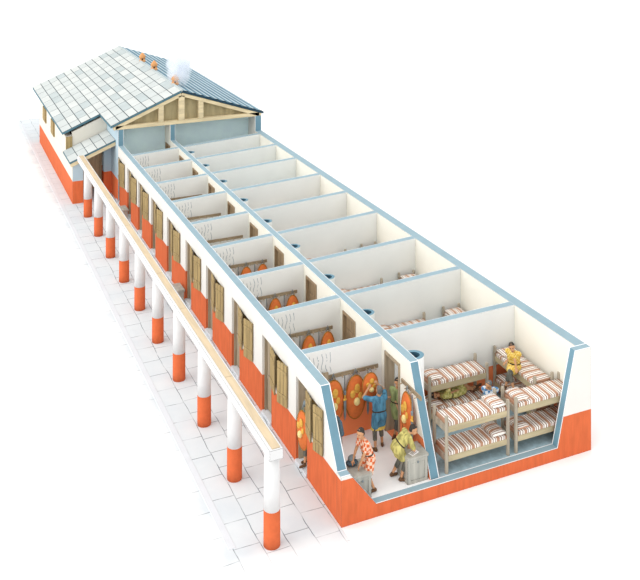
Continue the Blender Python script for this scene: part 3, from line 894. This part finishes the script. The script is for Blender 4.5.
def make_sword(label, loc, rz=0.0, group='swords hanging on the wall racks'):
    r = thing('sword', label, 'sword', loc, rz, group)
    mb = MB(); mb.tube([(0, -.02, 0), (0, -.02, -.42)], .016, 6); mb.build('baldric', 'strap', r)
    mb = MB(); mb.rcone((0, -.03, -.40), .035, (0, -.03, -.46), .028, 8); mb.build('pommel', 'iron', r)
    mb = MB(); mb.rcone((0, -.03, -.47), .02, (0, -.03, -.58), .02, 8); mb.ellip((0, -.03, -.60), Matrix.Identity(3), .06, .03, .025, 10, 6); mb.build('hilt', 'gold', r)
    mb = MB(); mb.add([(x, y, z) for z, w_ in ((-.62, .032), (-1.02, .026)) for x, y in ((-w_, -.045), (w_, -.045), (w_, -.015), (-w_, -.015))] + [(0, -.03, -1.14)],
                      [(0, 1, 5, 4), (1, 2, 6, 5), (2, 3, 7, 6), (3, 0, 4, 7), (4, 5, 8), (5, 6, 8), (6, 7, 8), (7, 4, 8), (3, 2, 1, 0)]); mb.build('scabbard', 'iron', r)
    return r
rk = ['front armoury room', 'second armoury room from the front', 'third armoury room from the front', 'fourth armoury room from the front', 'fifth armoury room from the front', 'sixth armoury room from the front', 'seventh armoury room from the front']
sh0 = sw0 = None
for k in range(7):
    y = py(k, 1.4) - .005
    x0, x1 = (0.42, 2.30) if k == 0 else (0.62, 2.12)
    yw = min(py(k, x0), py(k, x1)) - .003
    make_rack('wooden peg rail on the back wall of the %s' % rk[k], x0, x1, yw, 1.90, 8 if k == 0 else 6, 'peg rails in the armoury rooms')
    if k <= 3:
        xs = [1.0, 1.62] if k == 0 else [0.80, 1.37, 1.94]
        pos = ['left', 'middle', 'right']
        for i, x in enumerate(xs):
            nm = ['oval orange shield half hidden behind the blue cut wall, front room', 'large oval orange shield with gold emblems hanging in the front armoury room'][i] if k == 0 else 'orange shield at the %s of the rail, %s' % (pos[i], rk[k])
            loc = (x, yw - .085, 1.28 if k == 0 else 1.29)
            if sh0 is None: sh0 = make_shield(nm, loc)
            else:
                q_ = copy_tree(sh0, nm, loc, 0)
                if k: q_.scale = (.8, 1, 1)
        for i, x in enumerate([1.30, 1.95] if k == 0 else [1.085, 1.655]):
            nm = 'sword hanging %s, %s' % (('left of the large shield', 'right of the large shield')[i] if k == 0 else ('left of the middle shield', 'right of the middle shield')[0 if i == 0 else 0] if i == 0 else 'right of the middle shield', rk[k])
            loc = (x, yw - .10, 1.90)
            if sw0 is None: sw0 = make_sword(nm, loc)
            else: copy_tree(sw0, nm, loc, 0)
# rail on the middle wall of the front room
rr = make_rack('short wooden peg rail on the middle wall of the front armoury room', 0, .95, 0, 0, 4, 'peg rails in the armoury rooms')
rr.location = (XS0 - .005, 1.58, 2.0); rr.rotation_euler = (0, 0, -PI / 2)
s_ = copy_tree(sh0, 'orange oval shield hanging on the middle wall beside the inner doorway', (XS0 - .10, 1.17, 1.36), -PI / 2)
copy_tree(sw0, 'sword on a strap hanging on the middle wall above the bending man', (XS0 - .12, .85, 2.0), -PI / 2)

# ---------------------------------------------------------------- chests and mail
def make_chest(label, loc, rz, sx, sy, sz):
    r = thing('wooden_chest', label, 'chest', loc, rz)
    b = MB(); b.box(-sx / 2, sx / 2, -sy / 2, sy / 2, 0, sz - .06)
    b.build('chest_body', 'chest', r)
    for nm, (axis, sgn, half, wd) in {'front': ('y', -1, sy / 2, sx), 'left': ('x', -1, sx / 2, sy), 'right': ('x', 1, sx / 2, sy)}.items():
        mb = MB()
        for a0, a1, z0, z1 in ((-wd / 2, -wd / 2 + .07, .0, sz - .06), (wd / 2 - .07, wd / 2, 0, sz - .06), (-wd / 2 + .07, wd / 2 - .07, 0, .08), (-wd / 2 + .07, wd / 2 - .07, sz - .14, sz - .06)):
            if axis == 'y': mb.box(a0, a1, -half - .015, -half, z0, z1)
            else:
                lo, hi = (sgn * half, sgn * (half + .015)) if sgn > 0 else (-half - .015, -half)
                mb.box(lo, hi, a0, a1, z0, z1)
        mb.build('panel_frame', 'chest', r)
    l = MB(); l.box(-sx / 2 - .03, sx / 2 + .03, -sy / 2 - .03, sy / 2 + .02, sz - .06, sz); l.build('lid', 'chest', r, bevel=.008)
    mb = MB(); mb.ellip((0, -sy / 2 - .03, sz - .13), Matrix.Identity(3), .025, .015, .03, 10, 6); mb.build('lock_plate', 'iron', r)
    return r
make_chest('pale grey panelled chest under the hands of the man bending in yellow-green', (2.13, .56, FZ), 0, .52, .50, .62)
make_chest('grey wooden chest at which the man in the orange tunic works', (.66, .55, FZ), 0, .44, .56, .57)
tl = thing('parchment', 'small inked sheet lying on the pale grey chest', 'sheet', (2.10, .44, FZ + .622), math.radians(20))
mb = MB(); mb.box(-.12, .12, -.07, .07, 0, .004); mb.build('sheet', 'edge', tl)
mb = MB()
for j in range(3): mb.box(-.09, .09 - .03 * j, -.04 + .035 * j, -.03 + .035 * j, .004, .006)
mb.build('ink_lines', 'belt', tl)
def make_mail(label, loc, rz, s=1.0):
    r = thing('mail_shirt', label, 'armour', loc, rz, 'mail shirts in the front armoury room')
    mb = MB(); rs = []
    for z, w_, d in ((-.02, .08, .04), (-.08, .20, .06), (-.2, .19, .08), (-.4, .17, .08), (-.6, .2, .09), (-.72, .22, .10)):
        rs.append([V((w_ * s * math.cos(a) * (1 + .05 * math.sin(5 * a)), d * s * math.sin(a), z * s)) for a in [2 * PI * i / 20 for i in range(20)]])
    mb.rings(rs); mb.build('mail_body', 'mail', r)
    for sx in (-1, 1):
        mb = MB(); mb.rcone((sx * .15 * s, 0, -.10 * s), .065 * s, (sx * .27 * s, 0, -.36 * s), .075 * s, 12); mb.build('sleeve', 'mail', r)
    mb = MB(); mb.rcone((0, 0, .02), .012, (0, .12 * s, .03), .012, 6); mb.build('hanging_peg', 'rail', r)
    return r
make_mail('dark mail shirt hanging on the left wall just behind the cut edge', (.43, 1.55, 2.05), PI / 2, .85)
make_mail('dark mail shirt hanging lower beside the man in the orange tunic', (.40, 1.02, 1.85), PI / 2, .8)
hp = thing('folded_mail', 'dark folded mail heaped on the left chest before the man in orange', 'armour', (.60, .68, FZ + .57), 0)
mb = MB(); mb.ellip((0, 0, .07), Matrix.Identity(3), .15, .11, .07, 16, 10); mb.build('lower_fold', 'mail', hp)
mb = MB(); mb.ellip((.0, .01, .17), Matrix.Rotation(.4, 3, 'Z'), .11, .08, .06, 16, 10); mb.build('upper_fold', 'iron', hp)

# ---------------------------------------------------------------- people
def bake(mb, name, mats, parent, voxel, smooth=4, seedmat=None):
    """fuse overlapping volumes into one continuous skin"""
    me = mb.mesh('tmp'); o = bpy.data.objects.new('tmp', me); COL.objects.link(o)
    bm = bmesh.new(); bm.from_mesh(me); bmesh.ops.recalc_face_normals(bm, faces=bm.faces); bm.to_mesh(me); bm.free()
    r = o.modifiers.new('r', 'REMESH'); r.mode = 'VOXEL'; r.voxel_size = voxel; r.use_smooth_shade = True
    s = o.modifiers.new('s', 'SMOOTH'); s.iterations = smooth; s.factor = 0.5
    dg = bpy.context.evaluated_depsgraph_get(); ev = o.evaluated_get(dg)
    nm = bpy.data.meshes.new_from_object(ev); nm.name = name
    bpy.data.objects.remove(o); bpy.data.meshes.remove(me)
    nm.materials.clear()
    for p in nm.polygons: p.use_smooth = True; p.material_index = 0
    nm.transform(Matrix.Translation(-V(parent.location)))
    return link(name, nm, mats, parent)
def ik(a, c, l1, l2, pole):
    a = V(a); c = V(c); d = c - a; L = min(d.length, (l1 + l2) * .999); u = d.normalized()
    c = a + u * L
    x = (l1 * l1 - l2 * l2 + L * L) / (2 * L); h = math.sqrt(max(0, l1 * l1 - x * x))
    p = V(pole); p = (p - u * p.dot(u)).normalized()
    return a + u * x + p * h, c

def person(label, pelvis, neck, head, look, face, hands, feet, s=.86, elbow=None, knee=None, footdir=None, tunic='t_blue',
           trouser='trouser', hair='hair', palm_dir=None, helmet=False, skirt=.55, fringe=None, side=None, sleeve=.8, shoe='shoe', fold_skirt=1.0):
    P = V(pelvis); Nk = V(neck); Hd = V(head)
    f = V(face); f.normalize()
    up = (Nk - P).normalized()
    rt = V(side).normalized() if side is not None else f.cross(V((0, 0, 1))).normalized()
    fwd = (up.cross(rt)).normalized() * (1 if up.cross(rt).dot(f) >= 0 else -1)
    r = thing('person', label, 'person', (P.x, P.y, min(V(q).z for q in feet) if side is None else P.z))
    sh = [Nk - up * .05 * s + rt * (k * .185 * s) for k in (-1, 1)]
    hip = [P + rt * (k * .095 * s) for k in (-1, 1)]
    body = MB(); cl = MB(); tr = MB()
    l1, l2 = .30 * s, .27 * s; t1, t2 = .43 * s, .43 * s
    # torso
    for k in (-1, 1):
        body.rcone(P + rt * (k * .07 * s), .105 * s, Nk - up * .16 * s + rt * (k * .075 * s), .105 * s, 14)
    body.rcone(sh[0], .07 * s, sh[1], .07 * s, 14)
    body.rcone(Nk - up * .05 * s, .06 * s, Hd - (Hd - Nk).normalized() * .02, .052 * s, 12)
    for k in (-1, 1):
        cl.rcone(P + rt * (k * .065 * s) - up * .02, .135 * s, Nk - up * .15 * s + rt * (k * .085 * s), .122 * s, 14)
    cl.rcone(sh[0], .085 * s, sh[1], .085 * s, 14)
    # head
    lk = V(look).normalized(); hu = (Hd - Nk).normalized()
    hr = lk.cross(hu).normalized(); hu2 = hr.cross(lk).normalized()
    R = Matrix((hr, lk, hu2)).transposed()
    hs = s * 1.12
    body.ellip(Hd + R @ V((0, -.012, .018)) * hs, R, .074 * hs, .092 * hs, .095 * hs, 18, 12)
    body.ellip(Hd + R @ V((0, .022, -.045)) * hs, R, .055 * hs, .066 * hs, .066 * hs, 16, 10)
    body.rcone(Hd + R @ V((0, .082, .012)) * hs, .010 * hs, Hd + R @ V((0, .106, -.026)) * hs, .017 * hs, 8)
    body.ellip(Hd + R @ V((0, .078, -.058)) * hs, R, .026 * hs, .018 * hs, .012 * hs, 10, 6)
    for k in (-1, 1):
        body.ellip(Hd + R @ V((k * .076, -.01, -.005)) * hs, R, .012 * hs, .022 * hs, .032 * hs, 10, 6)
        body.ellip(Hd + R @ V((k * .034, .07, .030)) * hs, R, .026 * hs, .014 * hs, .010 * hs, 10, 6)
    # arms and hands
    for i, k in enumerate((-1, 1)):
        pole = V(elbow[i]) if elbow else (-fwd * .6 - V((0, 0, 1)) * .6 + rt * (k * .5))
        E, Wr = ik(sh[i], hands[i], l1, l2, pole)
        body.rcone(sh[i], .052 * s, E, .041 * s, 12); body.rcone(E, .041 * s, Wr, .027 * s, 12)
        cl.rcone(sh[i], .078 * s, sh[i].lerp(E, sleeve), .070 * s, 12)
        d = (Wr - E).normalized()
        pn = V(palm_dir[i]) if palm_dir else V((0, 0, -1))
        pn = (pn - d * pn.dot(d))
        pn = pn.normalized() if pn.length > 1e-3 else d.orthogonal().normalized()
        w = d.cross(pn).normalized()
        tk = 1 if w.dot(rt) * k < 0 else -1     # thumb towards the middle
        for q in (-.024, -.008, .008, .024):
            body.rcone(Wr + w * (q * .7 * s), .016 * s, Wr + d * .082 * s + w * (q * s), .0145 * s, 8, cap=3)
        for j, q in enumerate((.033, .011, -.011, -.033)):
            ln = (.036, .041, .038, .029)[j] * s
            b0_ = Wr + d * .082 * s + w * (tk * q * s)
            sp = (d + w * (tk * q * 3.0)).normalized()
            b1 = b0_ + (sp * .92 + pn * .30).normalized() * ln; b2 = b1 + (sp * .62 + pn * .72).normalized() * ln * .8
            body.rcone(b0_, .0098 * s, b1, .0092 * s, 8, cap=3); body.rcone(b1, .0092 * s, b2, .0082 * s, 8, cap=3)
        b0_ = Wr + d * .025 * s + w * (tk * .028 * s)
        b1 = b0_ + (d * .65 + w * (tk * .7) + pn * .25).normalized() * .042 * s
        b2 = b1 + (d * .85 + w * (tk * .25) + pn * .4).normalized() * .032 * s
        body.rcone(b0_, .0135 * s, b1, .0115 * s, 8, cap=3); body.rcone(b1, .0115 * s, b2, .0092 * s, 8, cap=3)
    # legs and feet
    shoes = []
    skl = []
    for i, k in enumerate((-1, 1)):
        pole = V(knee[i]) if knee else f
        K, A = ik(hip[i], feet[i], t1, t2, pole)
        body.rcone(hip[i], .082 * s, K, .056 * s, 14)
        calf = K.lerp(A, .3) - pole.normalized() * .012 * s
        body.rcone(K, .054 * s, calf, .054 * s, 12); body.rcone(calf, .054 * s, A, .034 * s, 12)
        fd = V(footdir[i]).normalized() if footdir else f
        dn = (A - K).normalized()
        heel = A + dn * .045 * s - fd * .02 * s; toe = heel + fd * .17 * s
        body.rcone(A, .034 * s, heel, .034 * s, 10); body.rcone(heel, .034 * s, toe, .028 * s, 10)
        if shoe:
            sb = MB(); sb.rcone(A - dn * .01 * s, .042 * s, heel, .045 * s, 12); sb.rcone(heel, .045 * s, toe, .036 * s, 12)
            shoes.append(sb)
        if trouser:
            tr.rcone(hip[i], .098 * s, K, .070 * s, 14); tr.rcone(K, .070 * s, K.lerp(A, .48), .064 * s, 14)
        E_ = hip[i].lerp(K, skirt * fold_skirt)
        cl.rcone(hip[i] + up * .04 * s, .135 * s, E_, .128 * s, 14)
        skl.append(E_)
    # cloth bridging the thighs
    cl.rcone(skl[0], .115 * s, skl[1], .115 * s, 12)
    bd = bake(body, 'body', 'skin', r, .0062, 3)
    bake(cl, 'tunic', tunic, r, .011, 6)
    if trouser:
        tr.rcone(hip[0], .1 * s, hip[1], .1 * s, 12); bake(tr, 'breeches', trouser, r, .012, 4)
    for sb in shoes: bake(sb, 'shoe', shoe, r, .008, 3)
    org = r.location
    def _small(mb, nm, mt):
        o = mb.build(nm, mt, None); o.data.transform(Matrix.Translation(-V(org))); o.parent = bd if nm in ('eye', 'mouth') else r; return o
    for k in (-1, 1):
        e = MB(); e.ellip(Hd + R @ V((k * .032, .077, .014)) * hs, R, .014 * hs, .008 * hs, .009 * hs, 10, 8); _small(e, 'eye', 'eye')
    e = MB(); e.ellip(Hd + R @ V((0, .088, -.060)) * hs, R, .024 * hs, .010 * hs, .006 * hs, 10, 6); _small(e, 'mouth', 'lip')
    hb = MB()
    hb.ellip(Hd + R @ V((0, -.036, .048)) * hs, R, .081 * hs, .082 * hs, .076 * hs, 18, 12)
    hb.ellip(Hd + R @ V((0, -.060, -.010)) * hs, R, .072 * hs, .052 * hs, .075 * hs, 16, 10)
    for q in range(7):
        a = q / 6 * PI - PI / 2
        hb.ellip(Hd + R @ V((.05 * math.sin(a), .030 + .012 * math.cos(a * 2), .092 - .012 * abs(math.sin(a)))) * hs, R, .022 * hs, .022 * hs, .016 * hs, 8, 6)
    bake(hb, 'hair', hair, r, .008, 2)
    # belt
    c = P.lerp(Nk, .32); bl = MB(); rs = []
    for i in range(28):
        a = 2 * PI * i / 28; n_ = rt * (math.cos(a) * 1.0) + fwd * math.sin(a)
        q = c + rt * (math.cos(a) * .208 * s) + fwd * (math.sin(a) * .137 * s)
        rs.append([q + n_ * x + up * z for x, z in ((-.008, -.014), (.006, -.014), (.006, .014), (-.008, .014))])
    bl.rings(rs, closed=True, smooth=False); _small(bl, 'belt', 'belt')
    if fringe:
        fb = MB(); m = (skl[0] + skl[1]) / 2; rs = []
        dn = ((skl[0] - hip[0]) + (skl[1] - hip[1])).normalized()
        for i in range(32):
            a = 2 * PI * i / 32
            q = m + dn * .105 * s + rt * (math.cos(a) * .205 * s) + fwd * (math.sin(a) * .128 * s)
            n_ = rt * math.cos(a) + fwd * math.sin(a); zz = .05 + .012 * (i % 2)
            rs.append([q - n_ * .02 - dn * .03, q + n_ * .012 - dn * .03, q + n_ * .012 + dn * zz, q - n_ * .02 + dn * zz])
        fb.rings(rs, closed=True, smooth=False); _small(fb, 'fringe', fringe)
    if helmet:
        hb = MB()
        hb.ellip(Hd + R @ V((0, -.010, .05)) * hs, R, .098 * hs, .115 * hs, .095 * hs, 20, 12)
        _small(hb, 'helmet', 'iron')
        hb = MB(); hb.ellip(Hd + R @ V((0, -.07, -.04)) * hs, R, .11 * hs, .07 * hs, .02 * hs, 16, 6); _small(hb, 'neck_guard', 'gold')
    return r

g0 = FZ + .085 * .86
# man in blue at the rack, back to us, arms raised to a shield
person('man in fringed blue tunic seen from behind, reaching up to the shield rack', (1.93, 1.84, FZ + .79), (1.95, 1.90, FZ + 1.25), (1.97, 1.93, FZ + 1.40), (.1, 1, .15), (.1, 1, 0),
       [(1.76, 2.12, 1.66), (2.06, 2.14, 1.70)], [(1.79, 1.78, g0), (2.04, 1.90, g0)], tunic='t_blue', fringe='fringe', hair='hair_g', palm_dir=[(0.3, 1, 0), (-.3, 1, 0)],
       elbow=[(-.6, -.1, -.6), (.6, -.1, -.6)], footdir=[(-.5, .8, 0), (.4, .9, 0)])
s3 = copy_tree(sh0, 'orange shield with gold boss held up against the rack by the man in blue', (1.90, 2.28, 1.62), 0)
s3.scale = (.8, 1, .62)
# man in the orange checked tunic leaning over the left chest
person('man in orange and white checked tunic leaning over the left chest', (.97, .52, FZ + .76), (.82, .54, FZ + 1.20), (.745, .53, FZ + 1.35), (-1, -.35, -.15), (-1, -.1, 0),
       [(.66, .42, FZ + .68), (.60, .62, FZ + .74)], [(1.04, .42, g0), (1.0, .62, g0)], tunic='t_orange', trouser=None, skirt=.75, sleeve=.55,
       elbow=[(.4, -.8, -.3), (.4, .8, -.3)], palm_dir=[(0, 0, -1), (0, 0, -1)])
# man in olive in the inner doorway
person('man in an olive tunic standing in the inner doorway of the front room', (2.55, 2.02, FZ + .79), (2.55, 2.02, FZ + 1.26), (2.54, 2.01, FZ + 1.415), (-.6, -.8, -.15), (-.75, -.65, 0),
       [(2.43, 2.20, FZ + .98), (2.50, 1.84, FZ + .76)], [(2.50, 2.08, g0), (2.56, 1.92, g0)], tunic='t_olive', s=.86)
# man in yellow-green bending over the chest
person('man in a yellow-green tunic bending over the pale grey chest', (1.74, .62, FZ + .74), (2.02, .56, FZ + 1.04), (2.15, .53, FZ + 1.10), (.85, -.45, -.45), (1, -.15, 0),
       [(2.10, .68, FZ + .67), (2.12, .46, FZ + .67)], [(1.70, .74, g0), (1.80, .50, g0)], tunic='t_yellow', elbow=[(0, .6, .3), (-.3, -.7, .3)], footdir=[(1, -.1, 0), (.9, -.5, 0)], skirt=.6)
# man sitting on the upper bunk by the right wall
zb = FZ + 1.20 + .06
person('man in gold patterned tunic sitting on the upper bunk by the right wall', (5.95, 1.78, zb - .04), (5.87, 1.72, zb + .41), (5.80, 1.68, zb + .54), (-.6, -.8, -.08), (-.85, -.5, 0),
       [(5.72, 1.84, zb + .10), (5.80, 1.50, zb + .08)], [(5.60, 1.68, zb - .44), (5.70, 1.46, zb - .42)], tunic='t_gold', knee=[(-.8, -.5, .6), (-.8, -.5, .6)], skirt=.5, elbow=[(-.2, .9, -.4), (.3, -.9, -.4)], shoe='shoe', trouser='trouser')
# man lying on the lower bunk, head to the left
zl_ = FZ + .50 + .10
person('man in a mottled green tunic lying on the lower bunk by the back wall', (4.40, 2.30, zl_ + .02), (3.95, 2.28, zl_ + .06), (3.79, 2.24, zl_ + .12), (.1, -.85, .55), (0.05, -.35, 1),
       [(4.30, 2.12, zl_ + .16), (4.20, 2.22, zl_ + .20)], [(4.98, 2.26, zl_ - .02), (5.12, 2.36, zl_ - .02)], tunic='t_green', trouser=None, side=(0, -1, 0.25), knee=[(.2, -.3, 1), (.1, -.2, 1)],
       footdir=[(.8, -.3, .3), (.7, -.4, .5)], elbow=[(.2, -1, -.1), (.2, -.3, .6)], skirt=.7)
# man in blue check sitting on the end of that bunk, bent forward
person('man in blue and white checked tunic crouched between the bunks', (5.18, 1.84, FZ + .52), (5.06, 1.60, FZ + .92), (4.95, 1.52, FZ + 1.06), (-.8, -.3, -.1), (-.55, -.8, 0),
       [(4.72, 1.56, FZ + .62), (4.98, 1.34, FZ + .56)], [(4.86, 1.50, g0), (5.10, 1.40, g0)], tunic='t_bluew', hair='hair_g', knee=[(-.6, -.7, .6), (-.4, -.8, .6)])
# soldier leaving by the front door with his shield
person('man in a helmet in the nearest outside doorway, behind an orange shield', (.24, 2.27, .10 + .79), (.20, 2.27, .10 + 1.27), (.16, 2.27, .10 + 1.43), (-.8, -.5, -.1), (-1, -.2, 0),
       [(.10, 2.38, .98), (.12, 2.08, .95)], [(.17, 2.33, .10 + .078), (.05, 2.16, .10 + .078)], tunic='t_olive', helmet=True, palm_dir=[(-1, 0, 0), (0, 0, -1)])
s4 = copy_tree(sh0, 'orange oval shield with gold boss carried by the man in the outside doorway', (.03, 2.22, .98), -PI / 2 + .2)
s4.scale = (.88, 1, .86)

# ---------------------------------------------------------------- light and camera
w = bpy.data.worlds.new('sky'); SC.world = w; w.use_nodes = True
bgn = w.node_tree.nodes['Background']; bgn.inputs[0].default_value = (1, 1, 1, 1); bgn.inputs[1].default_value = 1.22
sd = bpy.data.lights.new('sun', 'SUN'); sd.energy = 1.4; sd.angle = math.radians(70); sd.color = (1.0, 0.985, 0.95)
so = bpy.data.objects.new('sun', sd); COL.objects.link(so)
so.rotation_euler = V((-.92, .02, .66)).to_track_quat('Z', 'Y').to_euler()

SC.view_settings.view_transform = 'Standard'
SC.view_settings.look = 'None'
SC.cycles.max_bounces = 8; SC.cycles.diffuse_bounces = 4
SC.cycles.use_denoising = True; SC.cycles.volume_bounces = 8; SC.cycles.max_bounces = 12

cam = bpy.data.cameras.new('camera'); co = bpy.data.objects.new('camera', cam); COL.objects.link(co)
co.location = (-8.698, -18.234, 13.912)
co.rotation_euler = (PI / 2, 0, -0.422)
cam.sensor_width = 36.0; cam.sensor_fit = 'HORIZONTAL'
cam.lens = 912.5 / 640 * 36.0
cam.shift_x = 0.0
cam.shift_y = -(290 + 100.47) / 640
cam.clip_end = 600
SC.camera = co
